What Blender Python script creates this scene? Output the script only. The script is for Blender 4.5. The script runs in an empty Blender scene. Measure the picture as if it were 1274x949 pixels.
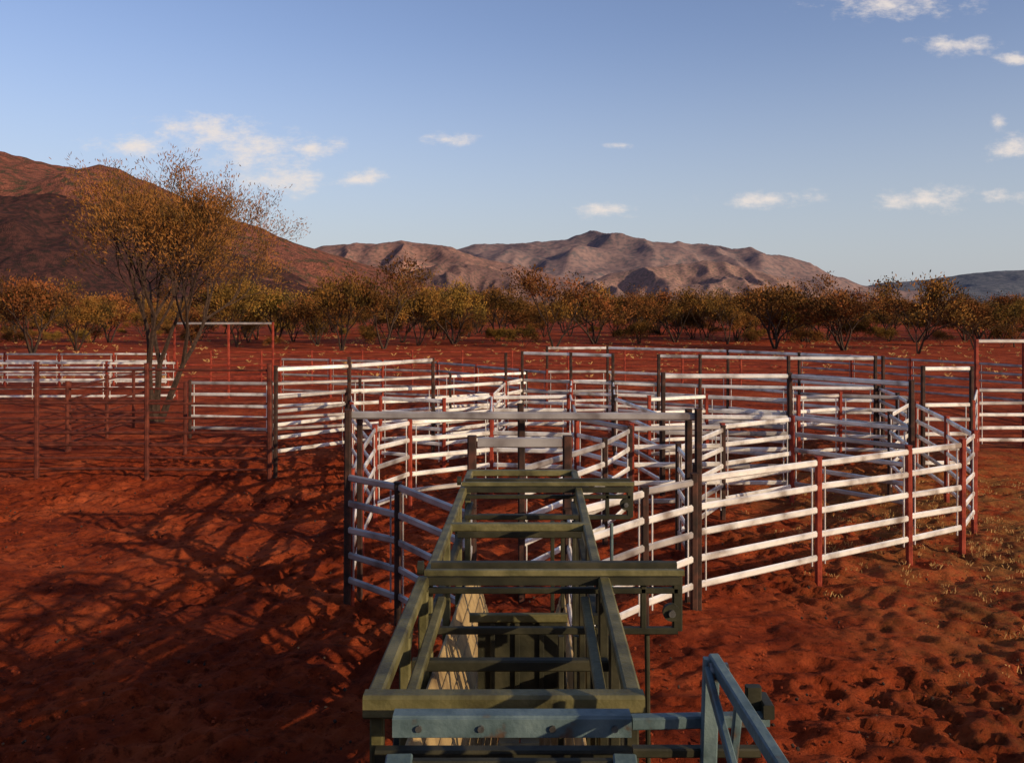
import bpy, math, random
import numpy as np
from mathutils import Vector, noise as mnoise
sc=bpy.context.scene
R=random.Random(7)

# ------------------------------------------------------------ materials
def mat_new(n):
    m=bpy.data.materials.new(n); m.use_nodes=True
    nt=m.node_tree; b=nt.nodes['Principled BSDF']; return m,nt,b
def noise_mat(name,cols,scale=5,rough=.7,metal=0,bump=0,bscale=40,detail=5,coord='Object',stops=None,spec=.5,objrand=0,bdist=.02):
    m,nt,b=mat_new(name); N=nt.nodes; L=nt.links
    tc=N.new('ShaderNodeTexCoord'); nz=N.new('ShaderNodeTexNoise'); nz.inputs['Scale'].default_value=scale; nz.inputs['Detail'].default_value=detail
    L.new(tc.outputs[coord],nz.inputs['Vector'])
    cr=N.new('ShaderNodeValToRGB'); e=cr.color_ramp.elements
    k=len(cols); stops=stops or [0.3+0.4*i/(k-1) for i in range(k)]
    e[0].position=stops[0]; e[0].color=(*cols[0],1); e[1].position=stops[-1]; e[1].color=(*cols[-1],1)
    for i in range(1,k-1):
        q=e.new(stops[i]); q.color=(*cols[i],1)
    L.new(nz.outputs['Fac'],cr.inputs['Fac'])
    out=cr.outputs['Color']
    if objrand:
        oi=N.new('ShaderNodeObjectInfo'); hs=N.new('ShaderNodeHueSaturation')
        mr=N.new('ShaderNodeMapRange'); mr.inputs['To Min'].default_value=1-objrand; mr.inputs['To Max'].default_value=1+objrand
        L.new(oi.outputs['Random'],mr.inputs['Value']); L.new(mr.outputs[0],hs.inputs['Value'])
        mr2=N.new('ShaderNodeMapRange'); mr2.inputs['To Min'].default_value=.48; mr2.inputs['To Max'].default_value=.52
        w=N.new('ShaderNodeMath'); w.operation='FRACT'; w2=N.new('ShaderNodeMath'); w2.operation='MULTIPLY'; w2.inputs[1].default_value=7.3
        L.new(oi.outputs['Random'],w2.inputs[0]); L.new(w2.outputs[0],w.inputs[0]); L.new(w.outputs[0],mr2.inputs['Value']); L.new(mr2.outputs[0],hs.inputs['Hue'])
        L.new(out,hs.inputs['Color']); out=hs.outputs['Color']
    L.new(out,b.inputs['Base Color'])
    b.inputs['Roughness'].default_value=rough; b.inputs['Metallic'].default_value=metal
    b.inputs['Specular IOR Level'].default_value=spec
    if bump:
        n2=N.new('ShaderNodeTexNoise'); n2.inputs['Scale'].default_value=bscale; n2.inputs['Detail'].default_value=4
        L.new(tc.outputs[coord],n2.inputs['Vector'])
        bp=N.new('ShaderNodeBump'); bp.inputs['Strength'].default_value=bump; bp.inputs['Distance'].default_value=bdist
        L.new(n2.outputs['Fac'],bp.inputs['Height']); L.new(bp.outputs[0],b.inputs['Normal'])
    return m
M_galv=noise_mat('galvanised_steel',[(.27,.22,.19),(.58,.55,.52),(.78,.75,.71)],scale=2.6,rough=.32,metal=.35,bump=.25,bscale=14,stops=[.32,.44,.58],detail=7)
M_galv2=noise_mat('galvanised_dull_and_shaded',[(.15,.12,.11),(.31,.28,.27),(.46,.43,.41)],scale=2.5,rough=.40,metal=.45,stops=[.3,.45,.65],detail=7)  # dull steel, also stands in for shade on left-hand rails
M_red=noise_mat('red_oxide_post',[(.09,.013,.008),(.20,.026,.013),(.28,.05,.025)],scale=6,rough=.7,bump=.2,bscale=60,spec=.2)
M_rust=noise_mat('rusty_pipe',[(.035,.011,.008),(.085,.020,.013),(.14,.036,.02)],scale=6,rough=.8,bump=.2,bscale=60,spec=.15)
M_dark=noise_mat('shaded_dark_post',[(.014,.009,.007),(.032,.016,.012),(.075,.028,.018)],scale=7,rough=.75,bump=.2,bscale=60,spec=.2)  # near-black brown paints in the shade side of the posts
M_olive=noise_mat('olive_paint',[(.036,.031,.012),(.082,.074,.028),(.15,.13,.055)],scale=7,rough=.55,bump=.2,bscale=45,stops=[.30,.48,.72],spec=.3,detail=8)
M_odark=noise_mat('dark_olive_paint_and_shade',[(.010,.010,.006),(.022,.021,.011),(.045,.040,.022)],scale=6,rough=.6,bump=.1,spec=.25)  # dark paint, also stands in for shade on the ramp
M_tan=noise_mat('worn_ramp_boards',[(.12,.075,.03),(.28,.19,.08),(.40,.28,.12)],scale=5,rough=.75,bump=.3,bscale=30)
M_blue=noise_mat('blue_grey_paint',[(.07,.045,.03),(.055,.085,.09),(.08,.118,.125),(.12,.165,.165)],scale=9,rough=.5,bump=.2,stops=[.33,.40,.52,.7],detail=9,spec=.35)
M_bolt=noise_mat('bolt_steel',[(.08,.07,.06),(.22,.22,.21)],scale=30,rough=.4,metal=.7)
M_bark=noise_mat('bark',[(.018,.011,.008),(.055,.031,.021)],scale=9,rough=.9,bump=.5,bscale=30,spec=.2)
M_leafF=noise_mat('acacia_foliage',[(.075,.042,.011),(.17,.075,.018),(.26,.10,.026)],scale=1.1,rough=.7,spec=.1,stops=[.35,.5,.65])
M_leafB=noise_mat('scrub_foliage',[(.036,.024,.008),(.135,.066,.017),(.23,.092,.023)],scale=.6,rough=.8,spec=.05,objrand=.4,stops=[.36,.5,.66])
M_grass=noise_mat('dry_grass_blades',[(.26,.14,.05),(.40,.24,.09)],scale=3,rough=.8,spec=.2)
M_tyre=noise_mat('rubber',[(.015,.015,.015),(.03,.03,.03)],rough=.8)

def ground_mat():
    m,nt,b=mat_new('red_desert_sand'); N=nt.nodes; L=nt.links
    tc=N.new('ShaderNodeTexCoord')
    def nz(s,d=6,r=.6):
        n=N.new('ShaderNodeTexNoise'); n.inputs['Scale'].default_value=s; n.inputs['Detail'].default_value=d; n.inputs['Roughness'].default_value=r
        L.new(tc.outputs['Object'],n.inputs['Vector']); return n
    a=nz(.5,9,.74); cr=N.new('ShaderNodeValToRGB'); e=cr.color_ramp.elements
    e[0].position=.36; e[0].color=(.12,.017,.007,1); e[1].position=.64; e[1].color=(.46,.092,.030,1)
    q=e.new(.5); q.color=(.28,.044,.013,1)
    L.new(a.outputs['Fac'],cr.inputs['Fac'])
    f=nz(7,7,.8); cr2=N.new('ShaderNodeValToRGB'); e=cr2.color_ramp.elements
    e[0].position=.38; e[0].color=(.25,.23,.22,1); e[1].position=.50; e[1].color=(1,1,1,1)
    L.new(f.outputs['Fac'],cr2.inputs['Fac'])
    mx=N.new('ShaderNodeMix'); mx.data_type='RGBA'; mx.blend_type='MULTIPLY'; mx.inputs[0].default_value=.85
    L.new(cr.outputs[0],mx.inputs[6]); L.new(cr2.outputs[0],mx.inputs[7])
    sp=N.new('ShaderNodeSeparateXYZ'); L.new(tc.outputs['Object'],sp.inputs[0])
    mr=N.new('ShaderNodeMapRange'); mr.inputs['From Min'].default_value=3; mr.inputs['From Max'].default_value=7.5
    L.new(sp.outputs['X'],mr.inputs['Value'])
    mr2=N.new('ShaderNodeMapRange'); mr2.inputs['From Min'].default_value=26; mr2.inputs['From Max'].default_value=17
    L.new(sp.outputs['Y'],mr2.inputs['Value'])
    g=nz(1.3,9,.8); cg=N.new('ShaderNodeValToRGB'); cg.color_ramp.elements[0].position=.42; cg.color_ramp.elements[1].position=.56
    L.new(g.outputs['Fac'],cg.inputs['Fac'])
    m1=N.new('ShaderNodeMath'); m1.operation='MULTIPLY'; L.new(mr.outputs[0],m1.inputs[0]); L.new(mr2.outputs[0],m1.inputs[1])
    m2=N.new('ShaderNodeMath'); m2.operation='MULTIPLY'; L.new(m1.outputs[0],m2.inputs[0]); L.new(cg.outputs[0],m2.inputs[1])
    m3=N.new('ShaderNodeMath'); m3.operation='MULTIPLY'; L.new(m2.outputs[0],m3.inputs[0]); m3.inputs[1].default_value=.8
    mx2=N.new('ShaderNodeMix'); mx2.data_type='RGBA'; L.new(m3.outputs[0],mx2.inputs[0]); L.new(mx.outputs[2],mx2.inputs[6]); mx2.inputs[7].default_value=(.30,.135,.04,1)
    mr3=N.new('ShaderNodeMapRange'); mr3.inputs['From Min'].default_value=200; mr3.inputs['From Max'].default_value=600
    L.new(sp.outputs['Y'],mr3.inputs['Value'])
    mx3=N.new('ShaderNodeMix'); mx3.data_type='RGBA'; L.new(mr3.outputs[0],mx3.inputs[0]); L.new(mx2.outputs[2],mx3.inputs[6]); mx3.inputs[7].default_value=(.10,.085,.035,1)
    L.new(mx3.outputs[2],b.inputs['Base Color'])
    b.inputs['Roughness'].default_value=.95; b.inputs['Specular IOR Level'].default_value=.06
    bn=nz(5,8,.8); bp=N.new('ShaderNodeBump'); bp.inputs['Strength'].default_value=1; bp.inputs['Distance'].default_value=.12
    L.new(bn.outputs['Fac'],bp.inputs['Height']); L.new(bp.outputs[0],b.inputs['Normal'])
    return m
M_ground=ground_mat()

# ------------------------------------------------------------ mesh builder
class MB:
    def __init__(s): s.v=[]; s.f=[]; s.m=[]; s.mats=[]
    def mi(s,mat):
        if mat not in s.mats: s.mats.append(mat)
        return s.mats.index(mat)
    def bar(s,p0,p1,w,h,mat,c=None,up=None):
        p0=Vector(p0); p1=Vector(p1); d=(p1-p0).normalized()
        up=Vector(up) if up else (Vector((0,0,1)) if abs(d.z)<.95 else Vector((0,1,0)))
        sd=d.cross(up).normalized(); n=sd.cross(d).normalized()
        c=min(w,h)*.15 if c is None else c
        a,b_=w/2,h/2
        pr=[(a-c,-b_),(a,-b_+c),(a,b_-c),(a-c,b_),(-a+c,b_),(-a,b_-c),(-a,-b_+c),(-a+c,-b_)]
        k=len(s.v); mi=s.mi(mat)
        for P in (p0,p1):
            for x,y in pr: s.v.append(tuple(P+sd*x+n*y))
        for i in range(8):
            j=(i+1)%8; s.f.append((k+i,k+j,k+8+j,k+8+i)); s.m.append(mi)
        s.f.append(tuple(k+7-i for i in range(8))); s.m.append(mi)
        s.f.append(tuple(k+8+i for i in range(8))); s.m.append(mi)
    def disc(s,c,ax,r,t,mat,n=16):
        c=Vector(c); ax=Vector(ax).normalized(); u=ax.orthogonal().normalized(); v=ax.cross(u)
        k=len(s.v); mi=s.mi(mat)
        for q in (-t/2,t/2):
            for i in range(n):
                a=2*math.pi*i/n; s.v.append(tuple(c+ax*q+u*(r*math.cos(a))+v*(r*math.sin(a))))
        for i in range(n):
            j=(i+1)%n; s.f.append((k+i,k+j,k+n+j,k+n+i)); s.m.append(mi)
        s.f.append(tuple(k+n-1-i for i in range(n))); s.m.append(mi); s.f.append(tuple(k+n+i for i in range(n))); s.m.append(mi)
    def tube(s,pts,rad,n,mat):
        k=len(s.v); mi=s.mi(mat)
        for i,P in enumerate(pts):
            d=(pts[min(i+1,len(pts)-1)]-pts[max(i-1,0)]).normalized()
            u=d.cross(Vector((.3,1,.1))).normalized(); v=d.cross(u)
            for j in range(n):
                a=2*math.pi*j/n; s.v.append(tuple(P+(u*math.cos(a)+v*math.sin(a))*rad[i]))
        for i in range(len(pts)-1):
            for j in range(n):
                j2=(j+1)%n; s.f.append((k+i*n+j,k+i*n+j2,k+(i+1)*n+j2,k+(i+1)*n+j)); s.m.append(mi)
    def mesh(s,name):
        me=bpy.data.meshes.new(name); me.from_pydata(s.v,[],s.f)
        for m in s.mats: me.materials.append(m)
        me.polygons.foreach_set('material_index',s.m); me.update(); return me
    def obj(s,name,parent=None):
        o=bpy.data.objects.new(name,s.mesh(name)); sc.collection.objects.link(o)
        if parent: o.parent=parent
        return o
def empty(name,loc=(0,0,0)):
    o=bpy.data.objects.new(name,None); o.location=loc; o.empty_display_size=.3; sc.collection.objects.link(o); return o

# ------------------------------------------------------------ ground
def hsh(ix,iy,s):
    n=(ix*374761393+iy*668265263+s*1442695041)&0xffffffff
    n=((n^(n>>13))*1274126177)&0xffffffff
    return ((n^(n>>16))&0xffff)/65535.
def vnoise(x,y,s=0):
    ix=np.floor(x).astype(np.int64); iy=np.floor(y).astype(np.int64); fx=x-ix; fy=y-iy
    fx=fx*fx*(3-2*fx); fy=fy*fy*(3-2*fy)
    return (hsh(ix,iy,s)*(1-fx)+hsh(ix+1,iy,s)*fx)*(1-fy)+(hsh(ix,iy+1,s)*(1-fx)+hsh(ix+1,iy+1,s)*fx)*fy
def axis(lo,hi,step,far,g):
    a=list(np.arange(lo,hi,step)); st=step; x=a[-1]
    while x<far: st*=g; x+=st; a.append(x)
    return a
ya=axis(5,21,.045,12000,1.10); yneg=[-12000,-3000,-800,-200,-80,-40,-20,-10,-5,-2,0,1,2,3,4]
ys=np.array(yneg+ya)
xp=axis(0,9.5,.05,9000,1.13); xs=np.array([-x for x in xp[:0:-1]]+xp)
X,Y=np.meshgrid(xs,ys)
fade=np.clip((60-np.hypot(X,Y))/40,0,1)
Xr=X*.86-Y*.5; Yr=X*.5+Y*.86
Xw=Xr+.35*vnoise(X*1.3,Y*1.3,21); Yw=Yr+.35*vnoise(X*1.3+9,Y*1.3,22)
Z=.14*(vnoise(X*.3,Y*.3,3)-.5)+.10*(vnoise(Xw*.9,Yw*.9,4)-.5)+.075*(vnoise(Xw*2.1,Yw*2.1,1)-.5)+.065*(vnoise(Yw*4.6+3,Xw*4.6,2)-.5)+.055*(vnoise(Xw*8,Yw*8,5)-.5)+.02*(vnoise(Yw*13,Xw*13,6)-.5)
tr_=np.clip((vnoise(X*.5,Y*.5,31)-.2)*2,0,1)
for (fq,sd_,dp) in ((5.5,9,.055),(7.3,19,.04)):
    pk=vnoise(Xw*fq+40,Yw*fq,sd_); Z-=dp*np.clip((pk-.58)/.10,0,1)*tr_; Z+=.012*np.clip(1-abs(pk-.55)/.05,0,1)*tr_
Z=Z*fade-.01
nx,ny=len(xs),len(ys)
V=np.stack([X,Y,Z],-1).reshape(-1,3)
i=np.arange((ny-1)*(nx-1)); r_=i//(nx-1); c_=i%(nx-1); a=r_*nx+c_
F=np.stack([a,a+1,a+nx+1,a+nx],-1)
me=bpy.data.meshes.new('ground'); me.vertices.add(len(V)); me.vertices.foreach_set('co',V.ravel())
me.loops.add(F.size); me.loops.foreach_set('vertex_index',F.ravel().astype(np.int32))
me.polygons.add(len(F)); me.polygons.foreach_set('loop_start',np.arange(len(F),dtype=np.int32)*4)
me.update(calc_edges=True); me.validate(); me.polygons.foreach_set('use_smooth',[True]*len(me.polygons))
me.materials.append(M_ground); g=bpy.data.objects.new('ground',me); sc.collection.objects.link(g)

# ------------------------------------------------------------ hills
def hill(name,D,w,prof,cols,seed,rough=.8,nxs=340,nys=80,bump=.45):
    px=[(p[0]-637)/1050*D for p in prof]; pz=[max(0,(384-p[1])/1050*D+3.8) for p in prof]
    x0,x1=px[0],px[-1]; vs=[];fs=[]
    for j in range(nys+1):
        t=-1+2*j/nys
        for i in range(nxs+1):
            x=x0+(x1-x0)*i/nxs; y=D+t*w
            tt=abs(t)
            q=Vector((x/w*1.7+seed*9.1,y/w*1.7,seed))
            wob=(mnoise.noise(q)*1.0+.5*mnoise.noise(q*2.3))*w*.35*min(1,tt*2)
            P=float(np.interp(x+wob,px,pz))
            s=(1-tt)**1.15*(1+.5*tt)
            z=P*s
            rg=1-abs(mnoise.noise(Vector((x/w*3.2+seed,y/w*1.6,seed*3))))*2
            rg2=1-abs(mnoise.noise(Vector((x/w*8+seed,y/w*5,seed*5))))*2
            fb=mnoise.fractal(Vector((x/w*14,y/w*14,seed)),.9,2.1,5)
            env=min(1,tt*3)
            z+=P*rough*((rg-.6)*.46*env*(1-tt)+(rg2-.6)*.16*(env+.03)*(1-tt*.6)+fb*.03*(1-tt))
            if j in(0,nys): z=-5
            vs.append((x,y,z-1))
    for j in range(nys):
        for i in range(nxs):
            a=j*(nxs+1)+i; fs.append((a,a+1,a+nxs+2,a+nxs+1))
    me=bpy.data.meshes.new(name); me.from_pydata(vs,[],fs); me.polygons.foreach_set('use_smooth',[True]*len(fs))
    m=noise_mat(name+'_rock_scrub_haze',cols,scale=9/w*6,rough=1,detail=9,spec=0.05,bump=bump,bscale=60/w*5,bdist=w*.02,stops=[.36,.5,.62])  # distance haze is mixed into the rock and scrub colours
    me.materials.append(m); o=bpy.data.objects.new(name,me); sc.collection.objects.link(o); return o
hill('red_range',1300,750,[(-900,300),(-500,210),(-200,178),(0,189),(60,203),(110,211),(150,215),(200,232),(240,250),(300,277),(340,293),(380,306),(430,321),(500,345),(560,362),(640,384)],
     [(.085,.07,.042),(.21,.08,.056),(.30,.11,.072)],1,.9,bump=.8)
hill('shaded_red_foothill',850,300,[(-700,320),(-300,245),(-60,240),(20,244),(60,238),(110,252),(170,275),(240,300),(300,318),(360,345),(430,384)],
     [(.035,.025,.022),(.065,.03,.028),(.10,.042,.035)],2,1.1,bump=.8)  # dark tones put the slope's shade into its colour
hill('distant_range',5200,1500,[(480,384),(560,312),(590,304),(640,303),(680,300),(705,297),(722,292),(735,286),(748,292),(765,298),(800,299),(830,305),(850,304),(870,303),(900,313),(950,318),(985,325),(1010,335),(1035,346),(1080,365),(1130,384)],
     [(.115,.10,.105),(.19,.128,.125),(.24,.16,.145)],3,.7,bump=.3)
hill('distant_hills',3600,900,[(300,384),(360,320),(400,306),(440,303),(470,303),(500,299),(530,303),(560,306),(590,319),(640,330),(690,342),(740,362),(800,384)],
     [(.12,.09,.08),(.22,.12,.10),(.28,.155,.125)],4)
hill('distant_foothills',2900,500,[(420,384),(480,348),(520,335),(560,326),(600,331),(650,345),(700,360),(760,384)],
     [(.09,.07,.06),(.16,.09,.08),(.20,.115,.10)],5,1)
hill('distant_foothills',3900,700,[(660,384),(720,356),(760,340),(800,333),(850,328),(880,324),(920,331),(960,342),(1000,351),(1060,372),(1100,384)],
     [(.13,.10,.085),(.235,.14,.115),(.29,.17,.14)],6,.9,bump=.35)
hill('far_haze_blue_range',7500,1500,[(1010,384),(1060,360),(1095,352),(1130,350),(1160,347),(1200,341),(1240,337),(1275,336),(1350,342),(1500,350),(1700,384)],
     [(.07,.085,.11),(.105,.115,.14),(.135,.14,.165)],7,.4)  # blue is aerial haze put into the base colour

# ------------------------------------------------------------ trees
def tree_mesh(name,seed,H,stems,levels,leaf_n,leaf_w,leaf_l,leafmat,spread=.55,r0=.09,lean=.35,sides=5,clump=.35,ratio=.74,leaflev=2):
    r=random.Random(seed); b=MB(); lm=b.mi(M_bark); ll=b.mi(leafmat)
    L0=H*(1-ratio)/(1-ratio**levels)*1.08
    def leaves(p,dd,n,cl):
        for _ in range(n):
            c=p+Vector((r.gauss(0,cl),r.gauss(0,cl),r.gauss(0,cl*.8)))
            d=(dd*.9+Vector((r.gauss(0,.7),r.gauss(0,.7),r.gauss(.4,.5)))).normalized()
            s=d.cross(Vector((r.gauss(0,1),r.gauss(0,1),r.gauss(0,1)))).normalized()
            w=leaf_w*r.uniform(.6,1.3)/2; l=leaf_l*r.uniform(.6,1.3)
            k=len(b.v); b.v+= [tuple(c),tuple(c+d*l*.5+s*w),tuple(c+d*l),tuple(c+d*l*.5-s*w)]
            b.f.append((k,k+1,k+2,k+3)); b.m.append(ll)
    def grow(p,d,L,rad,lev):
        pts=[p]; n=3; q=p
        for i in range(n):
            d=(d+Vector((r.gauss(0,.12),r.gauss(0,.12),r.gauss(.02,.08)))).normalized()
            q=q+d*L/n; pts.append(q)
        rr=[rad*(1-.4*i/n) for i in range(n+1)]
        b.tube(pts,rr,sides if lev<3 else 3,M_bark)
        if lev>=levels-leaflev: leaves(q,d,leaf_n,clump); leaves(pts[2],d,leaf_n//2,clump)
        if lev<levels-1:
            k=r.choice((2,3,3)) if lev>0 else r.choice((2,3))
            a0=r.uniform(0,6.28)
            for c in range(k):
                a=a0+c*6.283/k+r.uniform(-.5,.5)
                u=d.orthogonal().normalized(); v=d.cross(u)
                sp=spread*r.uniform(.6,1.3)
                nd=(d+(u*math.cos(a)+v*math.sin(a))*sp+Vector((0,0,.10))).normalized()
                if nd.z<-.05: nd.z=.05
                grow(q if c<2 else pts[2],nd,L*ratio*r.uniform(.8,1.15),rad*.60,lev+1)
    a0=r.uniform(0,6.28)
    for s_ in range(stems):
        a=a0+s_*6.283/stems+r.uniform(-.4,.4); le=lean*r.uniform(.5,1.3)
        grow(Vector((math.cos(a)*.08,math.sin(a)*.08,-.1)),Vector((math.cos(a)*le,math.sin(a)*le,1)).normalized(),L0*r.uniform(.9,1.1),r0*r.uniform(.75,1.1),0)
    zs=sorted(v[2] for v in b.v)
    me=b.mesh(name); me['h']=zs[int(len(zs)*.995)]; return me
def place(name,me,loc,H,rz=0,parent=None,sx=1):
    s=H/me['h']
    o=bpy.data.objects.new(name,me); o.location=loc; o.scale=(s*sx,s*sx,s); o.rotation_euler=(0,0,rz); sc.collection.objects.link(o)
    if parent: o.parent=parent
    return o
fg=tree_mesh('acacia_tree',11,8.6,3,7,16,.032,.15,M_leafF,spread=.50,r0=.16,lean=.24,clump=.20,ratio=.81,leaflev=2)
place('acacia_tree',fg,(-11.8,28,0),8.6,3.7,None,.9)
bgs=[tree_mesh('mulga_%d'%i,20+i,6,(2,3,2,3,4,2,3)[i],5,15,.11,.28,M_leafB,spread=.55,r0=.13,lean=.42,clump=.34,ratio=.80,sides=4,leaflev=2) for i in range(7)]
shr=[tree_mesh('scrub_%d'%i,60+i,3.6,4,4,18,.10,.28,M_leafB,spread=.6,r0=.05,lean=.6,clump=.3,ratio=.8,sides=3) for i in range(3)]
def bt(px,by,ty,k,sx=1):
    Yd=3990/(by-384); h=3.8+(384-ty)*Yd/1050
    place('mulga_tree',bgs[k],((px-637)/1050*Yd,Yd,0),h,R.uniform(0,6),None,sx)
for t in [(478,434,320,0,1.05),(425,436,334,1,.9),(690,434,333,2,1.15),(565,428,350,3,1),(1050,436,343,4,1.2),(1142,440,343,5,.95),(965,434,352,6,1.1),(795,428,358,1,1),
          (740,428,356,3,1),(395,430,352,4,1),(840,426,360,5,1),(620,424,355,6,1),(295,432,340,2,1),(905,428,360,0,1),(1215,436,370,3,1),(1262,432,372,2,1),(40,440,345,6,1),(95,436,350,4,1),(240,430,352,5,1),(345,426,353,3,1),(520,430,338,4,.9)]: bt(*t)
belt=empty('distant_scrub_woodland')
n=0
while n<480:
    Yd=94+ (R.random()**1.35)*270; x=R.uniform(-.8,.8)*Yd
    place('tree',R.choice(bgs),(x,Yd,-.05),R.uniform(3.3,6.4)*(1 if Yd<180 else 1.05),R.uniform(0,6.28),belt,R.uniform(.9,1.35)); n+=1
for _ in range(200):
    Yd=80+(R.random()**1.3)*180; x=R.uniform(-.8,.8)*Yd
    place('shrub',R.choice(shr),(x,Yd,-.05),R.uniform(.9,2.6),R.uniform(0,6.28),belt,R.uniform(.9,1.3))

# ------------------------------------------------------------ fences
RZ=[.30,.63,.96,1.29,1.62]
def fence(name,pts,h=1.7,rails=RZ,rm=M_galv,pm=M_red,rw=.042,rh=.092,pd=.085,span=2.6,top=None,tall=(),posts=True,tm=None,pm2=M_dark,c=.02):
    b=MB(); P=[]
    for i in range(len(pts)-1):
        a=Vector((*pts[i][:2],0)); c_=Vector((*pts[i+1][:2],0)); L=(c_-a).length; n=max(1,round(L/span))
        for k in range(n): P.append((a.lerp(c_,k/n), (i in tall) if k==0 else False))
    P.append((Vector((*pts[-1][:2],0)),(len(pts)-1) in tall))
    for i,(p,tl) in enumerate(P):
        hh=(top or 2.5) if (tl or (top and top>0)) else h
        hh+=R.uniform(-.02,.02)
        if posts:
            dx,dy=R.uniform(-.014,.014),R.uniform(-.014,.014)
            b.bar(p+Vector((0,0,-.2)),p+Vector((dx,dy,hh)),pd,pd,pm2 if (tl or top) else pm,pd*.2)
            b.bar(p+Vector((dx,dy,hh+.001)),p+Vector((dx,dy,hh+.012)),pd+.012,pd+.012,pm2 if (tl or top) else pm,.01)
    for i in range(len(P)-1):
        a,c_=P[i][0],P[i+1][0]; d=(c_-a).normalized()
        for z in rails:
            za,zb=z+R.uniform(-.014,.014),z+R.uniform(-.014,.014)
            mm=rm if (rm is not M_galv or R.random()<.78) else M_galv2
            b.bar(a+d*(pd/2+.004)+Vector((0,0,za)),c_-d*(pd/2+.004)+Vector((0,0,zb)),rw,rh,mm,min(c,rw*.45))
        if top:
            b.bar(a+d*(pd/2+.004)+Vector((0,0,top-.06)),c_-d*(pd/2+.004)+Vector((0,0,top-.06)),rw*1.3,rh,tm or rm,min(c,rw*.45))
        if rails and rh>.08:
            for e,q in ((a,d*.13),(c_,-d*.13)):
                b.bar(e+q+Vector((0,0,.2)),e+q+Vector((0,0,rails[-1]-.05)),.018,.03,rm,.004)
    return b.obj(name)
Fn='cattle_yard_fence'
fence(Fn,[(2.37,10.75),(4.31,11.87),(6.04,12.83),(7.19,13.48),(7.97,14.56),(8.55,16.6),(9.1,19)],tall=(0,),span=2.4)
fence(Fn,[(-2.13,10.9),(-1.39,10.28),(-.44,8.95)],tall=(0,),pm=M_dark,rm=M_galv2)  # darker steel puts this wing's shade into the rail colour
fence(Fn,[(.60,8.95),(1.58,10.0),(2.30,10.66)],pm=M_dark)
fence(Fn,[(-2.10,11.0),(-2.32,13),(-2.45,15.1),(-1.96,16.2),(-.42,17.1),(1.28,16.8),(2.17,15.3),(3.87,15.5),(5.5,16.6)],span=2.3)
fence('yard_gate',[(.13,11.4),(1.5,13.6),(2.1,15.1)],pm=M_dark,span=2.6,tall=(0,))
fence('yard_gate',[(2.5,11.5),(2.6,13.2),(3.8,15.2)],pm=M_dark,span=3.)
fence(Fn,[(3.04,17),(5.6,17),(7.2,15.2)],top=2.5,span=3.2)
fence(Fn,[(7.2,15.2),(7.7,17.2),(9.0,19.1)],pm=M_dark)
fence(Fn,[(3.04,17.1),(2.5,20.5),(2.94,24.5)],pm=M_dark)
fence(Fn,[(5.6,17.1),(6.6,20),(7.6,23.2)],pm=M_dark)
fence(Fn,[(.32,25.8),(1.76,25.1),(2.94,24.5)],top=2.5,span=3)
fence(Fn,[(4.2,24.2),(5.3,23.8),(7.6,23.2),(9.9,23)],top=2.5,span=3)
fence(Fn,[(2.94,24.6),(4.2,24.2)],pm=M_dark)
fence(Fn,[(1.2,29.0),(3.3,29.2),(6.9,27),(10.2,23.2)],top=2.5,span=3.)
fence(Fn,[(3.3,20.3),(4.8,20.8),(6.6,20.1)],pm=M_red)
fence(Fn,[(7.0,20.6),(8.2,21.1),(9.8,20.7)],pm=M_red)
fence(Fn,[(9.3,19.1),(10.45,19.2)],top=2.5,span=3)
fence(Fn,[(9.1,19.3),(9.6,21),(10,23)],pm=M_dark)
fence(Fn,[(10.5,19.2),(12.4,22.5),(20,22.6),(32,23)],pm=M_red)
fence(Fn,[(-4.29,22.3),(-2.15,23.2),(-.17,24.8),(.32,25.8)],pm=M_dark,tall=(0,2))
fence(Fn,[(-4.29,22.3),(-3.6,19),(-2.5,15.3)],pm=M_red)
fence(Fn,[(-.42,17.2),(-.5,21),(-.2,24.7)],pm=M_red)
fence(Fn,[(1.3,16.9),(1.45,21),(1.76,25)],pm=M_red)
fence(Fn,[(-3.2,20.5),(-1.6,19.8),(-.5,20.8),(1.4,21)],pm=M_red)
fence(Fn,[(-5.88,20.6),(-4.35,22.2)],pm=M_dark)
fence(Fn,[(-9.5,24.9),(-7.0,24.5),(-4.6,25.5),(-2,27.3),(.5,28.6)],pm=M_dark)
fence(Fn,[(-5.3,18.9),(-3.85,20.0),(-2.1,22.4)],rails=[],top=2.5,span=3)
thin=[.25,.5,.78,1.06,1.38,1.7]
fence(Fn,[(-18,18.5),(-12.9,18.6),(-10.53,18.7),(-8.09,18.7),(-5.34,18.6)],rails=thin+[2.45],rm=M_rust,pm=M_rust,rw=.04,rh=.055,pd=.09,h=2.6,c=.015)
fence(Fn,[(-18,22.2),(-11.8,22.4),(-8.6,22.2)],rails=thin,rm=M_rust,pm=M_rust,rw=.04,rh=.055,h=1.85,c=.015)
fence(Fn,[(-12.2,29),(-12,25),(-11.8,22.5)],rails=thin,rm=M_rust,pm=M_rust,rw=.04,rh=.055,h=1.85,c=.015)
fence(Fn,[(-40,40.5),(-16.5,40.5)],pm=M_red)
fence(Fn,[(-30,33),(-13.5,34)],pm=M_red)
fence(Fn,[(-15,42),(0,42.5),(14,41)],pm=M_red,rm=M_red,rw=.045,rh=.07)
fence(Fn,[(-10,36.5),(-3,34),(.3,30),(1.2,29)],pm=M_red,rm=M_galv2)
fence(Fn,[(14,41),(20,31),(21,23)],pm=M_red,rm=M_galv2)
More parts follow.
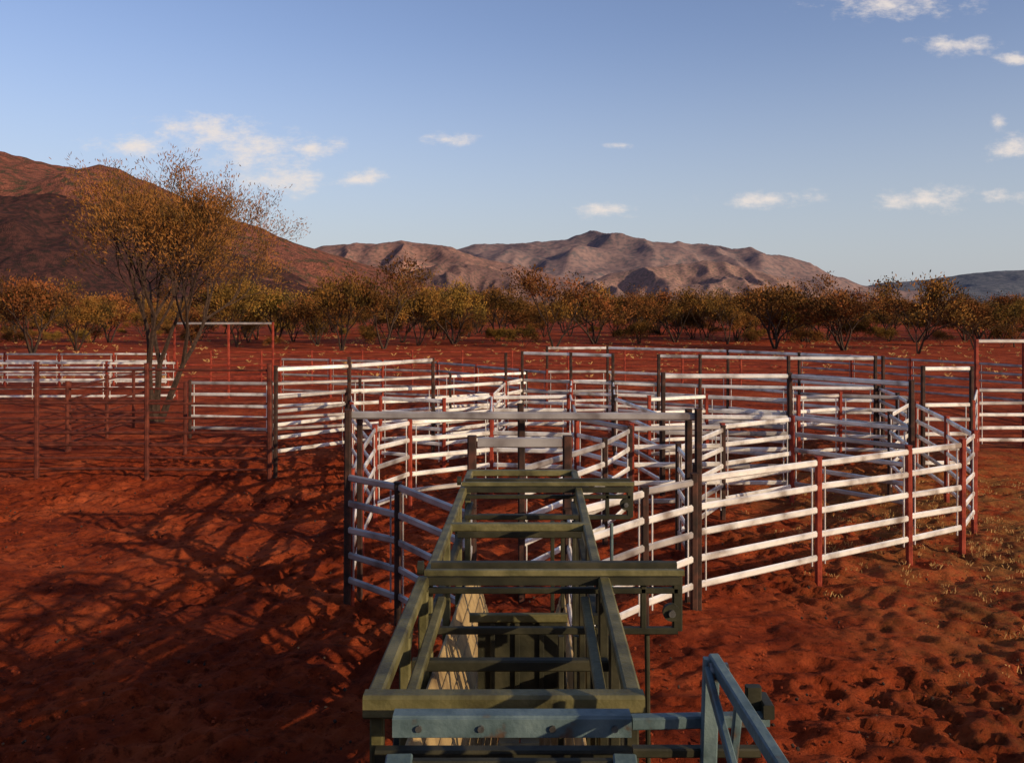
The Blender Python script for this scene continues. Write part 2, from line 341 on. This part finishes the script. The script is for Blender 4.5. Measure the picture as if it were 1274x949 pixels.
def gate_frame(x0,y0,x1,y1,h,mid=None,rails=()):
    b=MB(); a=Vector((x0,y0,0)); c=Vector((x1,y1,0)); d=(c-a).normalized()
    ps=[a,c]+([a.lerp(c,mid)] if mid else [])
    for k,p in enumerate(ps): b.bar(p+Vector((0,0,-.2)),p+Vector((0,0,h-(.097 if k>1 else 0))),.09,.09,M_red)
    b.bar(a+d*.05+Vector((0,0,h-.05)),c-d*.05+Vector((0,0,h-.05)),.07,.09,M_galv2)
    for z in rails: b.bar(a+d*.05+Vector((0,0,z)),c-d*.05+Vector((0,0,z)),.045,.06,M_red)
    return b.obj('gate_frame')
gate_frame(-14.4,36,-10.2,36,3.22,.55,(.4,.9,1.4))
gate_frame(12.6,22.9,15.2,22.9,2.97,.5)
b=MB(); b.bar((-2.1,10.95,2.42),(2.36,10.80,2.42),.05,.10,M_galv2,.02)
b.bar((.13,11.3,-.2),(.13,11.3,2.36),.09,.09,M_dark); b.bar((2.29,10.95,-.2),(2.29,10.95,2.5),.085,.085,M_dark)
b.bar((-2.02,11.2,-.2),(-2.02,11.2,2.35),.07,.07,M_dark)
b.obj('gate_frame')

# ------------------------------------------------------------ loading ramp
ramp=empty('cattle_loading_ramp')
def cx(y): return -.028+.0276*(y-3.086)
HW=.5; ZT=2.41
def floorz(y): return 1.15-(y-3.0)*.14
b=MB()
for s in(-1,1):
    b.bar((cx(3.05)+s*(HW-.03),3.05,ZT-.03),(cx(4.40)+s*(HW-.03),4.40,ZT-.03),.06,.06,M_olive)
    b.bar((cx(4.45)+s*(HW-.05),4.47,ZT-.035),(cx(7.30)+s*(HW-.05),7.30,ZT-.035),.055,.06,M_olive)
    b.bar((cx(3.1)+s*(HW-.13),3.12,ZT-.12),(cx(4.36)+s*(HW-.13),4.36,ZT-.12),.045,.05,M_olive)
    b.bar((cx(4.5)+s*(HW-.06),4.5,2.14),(cx(7.25)+s*(HW-.06),7.25,2.12),.045,.05,M_odark)
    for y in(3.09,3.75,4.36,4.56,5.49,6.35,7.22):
        b.bar((cx(y)+s*(HW-.035),y,floorz(y)-.25),(cx(y)+s*(HW-.035),y,ZT-.066),.05,.05,M_olive if s<0 else M_odark)  # right-hand posts darker: their shade is put into the paint
    b.bar((cx(3.2)+s*(HW+.01),3.2,1.3),(cx(4.3)+s*(HW+.01),4.3,2.3),.03,.04,M_odark)
    b.bar((cx(4.7)+s*(HW+.01),4.7,2.25),(cx(5.4)+s*(HW+.01),5.4,1.1),.03,.04,M_odark)
    for y in(3.2,5.0,7.1): b.bar((cx(y)+s*(HW+.03),y,-.2),(cx(y)+s*(HW+.03),y,floorz(y)),.07,.07,M_odark)
b.obj('side_frames',ramp)
b=MB()
b.bar((cx(3.05)-.505,3.05,ZT-.037),(cx(3.05)+.505,3.05,ZT-.037),.07,.085,M_olive)
for y,w in((5.49,.06),(7.30,.06)): b.bar((cx(y)-.46,y,ZT-.028),(cx(y)+.46,y,ZT-.028),w,.05,M_olive)
for y in(3.8,6.0): b.bar((cx(y)-.44,y,2.2),(cx(y)+.44,y,2.2),.05,.05,M_odark)
b.bar((cx(3.04)-.46,3.03,2.2),(cx(3.04)+.46,3.03,2.2),.05,.05,M_odark)
b.obj('cross_members',ramp)
b=MB()
for s,nk in((-1,8),(1,6)):
    for k in range(nk):
        z=1.12+.113*k; off=.165+.034*k
        b.bar((cx(3.1)+s*off,3.1,z+.08),(cx(7.2)+s*off,7.2,z-.34),.022,.106,M_tan,.006,up=(s*.29,0,.957))
b.obj('side_boards',ramp)
b=MB()
for k in range(6):
    x=-.40+.16*k
    b.bar((cx(3.0)+x,3.0,floorz(3.0)-.08),(cx(8.8)+x,8.8,floorz(8.8)-.08),.155,.04,M_odark,.005)
for k in range(18):
    y=3.3+.3*k; b.bar((cx(y)-.2,y,floorz(y)-.04),(cx(y)+.2,y,floorz(y)-.04),.04,.035,M_odark)
b.obj('cleated_floor',ramp)
b=MB()
y=5.2
b.bar((cx(y)-.24,y,1.58),(cx(y)+.30,y,1.58),.04,.62,M_odark,.006)  # dark panel added to stand in for the shaded ramp opening
b.bar((cx(y)-.29,y-.03,1.91),(cx(y)+.31,y-.03,1.91),.04,.05,M_olive)
for q in(-.15,0,.15): b.bar((cx(y)+q,y-.035,1.30),(cx(y)+q,y-.035,1.88),.03,.02,M_odark)
b.obj('dark_opening_panel',ramp)
def slide(y,x1,zlow,yd):
    b=MB(); x0=cx(y)-.46
    b.bar((x0,y,ZT+.025),(x1,y,ZT+.025),.035,.032,M_olive); b.bar((x0+.02,y+.15,ZT+.015),(x1-.01,y+.15,ZT+.015),.045,.045,M_odark)
    b.bar((x0+.01,y+.07,ZT-.09),(x1-.02,y+.07,ZT-.09),.03,.03,M_odark)
    b.bar((x0+.02,y+.012,ZT-.022),(x1-.02,y+.012,ZT-.022),.014,.045,M_odark)
    b.bar((x1-.02,y+.075,ZT+.005),(x1-.02,y+.075,zlow),.05,.04,M_odark)
    b.bar((x0+.02,y+.07,zlow),(x1-.02,y+.07,zlow),.035,.035,M_odark)
    b.bar((x1-.2,y+.07,ZT),(x1-.2,y+.07,zlow),.03,.03,M_odark)
    b.disc((x1-.06,y+.03,zlow+.11),(0,1,0),.045,.03,M_odark); b.disc((x1-.06,y+.01,zlow+.11),(0,1,0),.018,.03,M_bolt)
    b.disc((x0-.02,y,ZT+.05),(1,0,0),.035,.03,M_odark)
    for q in(.25,.33,.42): b.bar((cx(y)+q,y+.07,zlow-.03),(cx(y)+q,y+.07,1.1),.03,.03,M_odark)
    b.obj('sliding_gate',ramp)
slide(4.37,.89,2.11,0); slide(6.58,.95,2.16,1)
b=MB()
b.bar((.72,4.5,2.08),(.74,4.52,.1),.026,.026,M_odark,.008); b.bar((.79,6.7,2.1),(.80,6.72,.6),.026,.026,M_blue,.008)
b.obj('prop_rods',ramp)
b=MB()
for x in(-.42,.58): b.bar((x,8.85,-.2),(x,8.85,2.47),.095,.095,M_dark)
b.bar((-.36,8.85,2.40),(.525,8.85,2.40),.06,.10,M_galv2)
for z in(1.95,1.62): b.bar((-.36,8.85,z),(.525,8.85,z),.045,.06,M_odark)
b.obj('race_gate_frame')
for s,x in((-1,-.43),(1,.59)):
    fence('race_panel',[(x,7.4),(x,8.8)],pm=M_dark,rm=M_galv2 if s<0 else M_galv,rails=[.4,.7,1.0,1.3,1.6],span=2)  # left panel darker, its shade painted by the steel tone

# ------------------------------------------------------------ truck rear frame (blue-grey steel)
tg=empty('truck_loading_gate')
b=MB()
b.bar((-.385,2.75,2.462),(.385,2.75,2.462),.06,.05,M_blue,.006)
b.bar((-.385,2.716,2.452),(.385,2.716,2.452),.006,.062,M_blue,.002)
for x in(-.30,-.10,.13,.33): b.disc((x,2.711,2.452),(0,1,0),.011,.014,M_bolt,8)
b.obj('top_bar',tg); b=MB()
b.bar((-.36,2.70,2.36),(-.335,2.15,2.26),.085,.04,M_blue,.005); b.bar((.36,2.70,2.36),(.335,2.15,2.26),.075,.04,M_blue,.005)
b.bar((-.31,2.55,2.29),(.31,2.55,2.29),.045,.05,M_odark,.005); b.disc((.10,2.53,2.32),(0,0,1),.014,.02,M_bolt,8); b.disc((-.14,2.53,2.32),(0,0,1),.014,.02,M_bolt,8)
b.bar((-.36,2.66,2.30),(-.36,2.66,1.2),.06,.05,M_blue); b.bar((.36,2.66,2.30),(.36,2.66,1.2),.06,.05,M_blue)
b.bar((-.32,2.69,2.34),(.32,2.69,2.34),.03,.05,M_odark)
b.obj('lower_frame',tg); b=MB()
b.bar((.39,2.75,2.455),(.84,2.77,2.455),.04,.04,M_blue,.005); b.bar((.80,2.80,2.42),(.80,2.80,2.55),.05,.03,M_odark,.004); b.bar((.835,2.74,2.49),(.845,2.86,2.48),.035,.045,M_odark,.004)
b.bar((.39,2.73,2.37),(.80,2.73,2.37),.035,.03,M_odark,.005)
b.bar((.655,2.74,2.66),(.715,1.75,2.60),.035,.045,M_blue,.005)
b.bar((.625,2.70,2.64),(.60,1.9,2.40),.02,.04,M_blue,.004)
b.bar((.645,2.73,2.67),(.625,2.70,2.25),.05,.035,M_blue,.005)
b.bar((.70,2.60,2.60),(.67,2.60,2.30),.025,.025,M_blue,.004)
b.disc((.66,2.70,2.64),(1,0,0),.028,.06,M_bolt,12)
b.obj('swing_arm',tg)
tr=empty('stock_truck'); b=MB()
b.bar((-8,-.45,1.15),(7.2,-.45,1.15),2.5,.12,M_odark)
for k in range(13):
    z=1.32+.145*k
    for y in(-1.68,.78): b.bar((-8,y,z),(7.2,y,z),.04,.12,M_galv2)
for k in range(11):
    x=-8+1.52*k
    for y in(-1.72,.83): b.bar((x,y,1.1),(x,y,3.2),.06,.06,M_galv2)
b.obj('stock_crate',tr); b=MB()
for x in(-7,-5.8,3,4.2,6.2):
    for y in(-1.5,.6): b.disc((x,y,.5),(0,1,0),.5,.28,M_tyre,24); b.disc((x,y+.15*(1 if y>0 else -1),.5),(0,1,0),.22,.03,M_bolt,16)
b.bar((-8,-.45,.85),(9.5,-.45,.85),.9,.28,M_odark); b.obj('wheels_and_chassis',tr); b=MB()
b.bar((7.5,-.45,1.75),(9.6,-.45,1.75),2.4,2.0,M_blue,.15); b.obj('cab',tr)

# ------------------------------------------------------------ dry grass & litter
b=MB(); r=random.Random(5); mi=b.mi(M_grass)
def tuft(x,y,h,nb):
    for _ in range(nb):
        a=r.uniform(0,6.28); l=h*r.uniform(.5,1.2); w=.005; dx,dy=math.cos(a)*l*.8,math.sin(a)*l*.8
        px,py=x+r.gauss(0,.05),y+r.gauss(0,.05); k=len(b.v)
        b.v+=[(px-w,py,-.03),(px+w,py,-.03),(px+dx*.5,py+dy*.5,l*.5),(px+dx,py+dy,l*.6)]; b.f.append((k,k+1,k+2)); b.m.append(mi); b.f.append((k+1,k+3,k+2)); b.m.append(mi)
for _ in range(3500):
    x=r.uniform(4.0,15); y=r.uniform(8.5,19)
    if r.random()<(x-4)/9: tuft(x,y,r.uniform(.02,.06),6)
for _ in range(1000):
    y=45+75*r.random(); x=r.uniform(-.7,.7)*y; tuft(x,y,r.uniform(.15,.35),8)
b.obj('dry_grass')
M_clod=noise_mat('sand_clod',[(.10,.018,.008),(.24,.045,.015)],scale=9,rough=.95,spec=.1)
b=MB(); r=random.Random(8)
for _ in range(2600):
    y=6.5+r.random()**1.5*16; x=r.uniform(-.65,.65)*y; s=r.uniform(.008,.026); a=r.uniform(0,3)
    b.bar((x,y,.0),(x+s*math.cos(a),y+s*math.sin(a),r.uniform(.0,.02)),s*1.2,s,r.choice((M_clod,M_clod,M_clod,M_bark)),s*.3)
b.obj('clods_and_stones')

# ------------------------------------------------------------ light
el=math.radians(17); az=math.radians(128)
sv=Vector((math.sin(az)*math.cos(el),math.cos(az)*math.cos(el),math.sin(el)))
sd=bpy.data.lights.new('sun','SUN'); sd.energy=5.0; sd.angle=math.radians(.5); sd.color=(1,.78,.50)
so=bpy.data.objects.new('sun',sd); so.rotation_euler=sv.to_track_quat('Z','Y').to_euler(); sc.collection.objects.link(so)

w=bpy.data.worlds.new('World'); sc.world=w; w.use_nodes=True; nt=w.node_tree; N=nt.nodes; L=nt.links
bg=N['Background']; sky=N.new('ShaderNodeTexSky'); sky.sky_type='NISHITA'; sky.sun_disc=False; sky.sun_elevation=el; sky.sun_rotation=az
sky.dust_density=1.2; sky.air_density=1.0; sky.ozone_density=2.0
bg.inputs['Strength'].default_value=.13
tc=N.new('ShaderNodeTexCoord'); sp=N.new('ShaderNodeSeparateXYZ'); L.new(tc.outputs['Generated'],sp.inputs[0])
def mth(op,a,b_=None,clamp=False):
    n=N.new('ShaderNodeMath'); n.operation=op; n.use_clamp=clamp
    for i,v in enumerate((a,b_)):
        if v is None: continue
        if isinstance(v,(int,float)): n.inputs[i].default_value=v
        else: L.new(v,n.inputs[i])
    return n.outputs[0]
tint=N.new('ShaderNodeMix'); tint.data_type='RGBA'; tint.blend_type='MULTIPLY'; tint.inputs[0].default_value=1; tint.inputs[7].default_value=(1.22,1.08,1.20,1); L.new(sky.outputs[0],tint.inputs[6])
hz=N.new('ShaderNodeMapRange'); hz.interpolation_type='SMOOTHSTEP'; hz.inputs['From Min'].default_value=.34; hz.inputs['From Max'].default_value=-.05; hz.inputs['To Max'].default_value=.8; L.new(sp.outputs['Z'],hz.inputs['Value'])
haze=N.new('ShaderNodeMix'); haze.data_type='RGBA'; L.new(hz.outputs[0],haze.inputs[0]); L.new(tint.outputs[2],haze.inputs[6]); haze.inputs[7].default_value=(3.7,4.1,4.6,1)
yy=mth('MAXIMUM',sp.outputs['Y'],.02); u=mth('DIVIDE',sp.outputs['X'],yy); v=mth('DIVIDE',sp.outputs['Z'],yy)
cb=N.new('ShaderNodeCombineXYZ'); L.new(u,cb.inputs[0]); L.new(v,cb.inputs[1])
clouds=[(262,164,75,26),(320,190,75,30),(165,182,65,16),(385,183,44,13),(445,223,40,12),(350,222,80,22),(560,173,38,9),(770,182,20,5),(750,262,40,11),
 (960,248,66,12),(1155,248,66,16),(1250,246,38,10),(1262,184,38,16),(1188,57,56,12),(1110,8,100,17),(1242,152,12,12),(1265,73,28,9)]
prev=None
for (a,c,ra,rb) in clouds:
    s1=N.new('ShaderNodeVectorMath'); s1.operation='MULTIPLY_ADD'; L.new(cb.outputs[0],s1.inputs[0]); s1.inputs[1].default_value=(1050/ra,1050/rb,0); s1.inputs[2].default_value=(-(a-637)/ra,-(384-c)/rb,0)
    s3=N.new('ShaderNodeVectorMath'); s3.operation='LENGTH'; L.new(s1.outputs[0],s3.inputs[0])
    prev=s3.outputs['Value'] if prev is None else mth('MINIMUM',prev,s3.outputs['Value'])
mp=N.new('ShaderNodeMapping'); mp.inputs['Scale'].default_value=(1,2.0,1); L.new(cb.outputs[0],mp.inputs[0])
nz=N.new('ShaderNodeTexNoise'); nz.inputs['Scale'].default_value=26; nz.inputs['Detail'].default_value=7; nz.inputs['Roughness'].default_value=.68; L.new(mp.outputs[0],nz.inputs['Vector'])
d=mth('SUBTRACT',1.05,prev); d=mth('ADD',d,mth('MULTIPLY',mth('SUBTRACT',nz.outputs['Fac'],.50),3.8))
mr=N.new('ShaderNodeMapRange'); mr.interpolation_type='SMOOTHSTEP'; mr.inputs['From Min'].default_value=-.1; mr.inputs['From Max'].default_value=1.5; mr.inputs['To Max'].default_value=.9; L.new(d,mr.inputs['Value'])
inner=mth('MULTIPLY',mr.outputs[0],mth('SUBTRACT',1.9,prev,True)) 
front=mth('GREATER_THAN',sp.outputs['Y'],.05); fac=mth('MULTIPLY',inner,front)
mx=N.new('ShaderNodeMix'); mx.data_type='RGBA'; L.new(fac,mx.inputs[0]); L.new(haze.outputs[2],mx.inputs[6]); mx.inputs[7].default_value=(6.6,5.9,5.4,1)
L.new(mx.outputs[2],bg.inputs['Color'])

# ------------------------------------------------------------ camera
cd=bpy.data.cameras.new('camera'); cd.lens=36*1050/1274; cd.sensor_width=36; cd.shift_y=-90.5/1274; cd.clip_end=30000; cd.clip_start=.05
co=bpy.data.objects.new('camera',cd); co.location=(0,0,3.8); co.rotation_euler=(math.radians(90),0,0); sc.collection.objects.link(co); sc.camera=co
sc.view_settings.view_transform='Standard'; sc.view_settings.look='None'; sc.view_settings.exposure=0
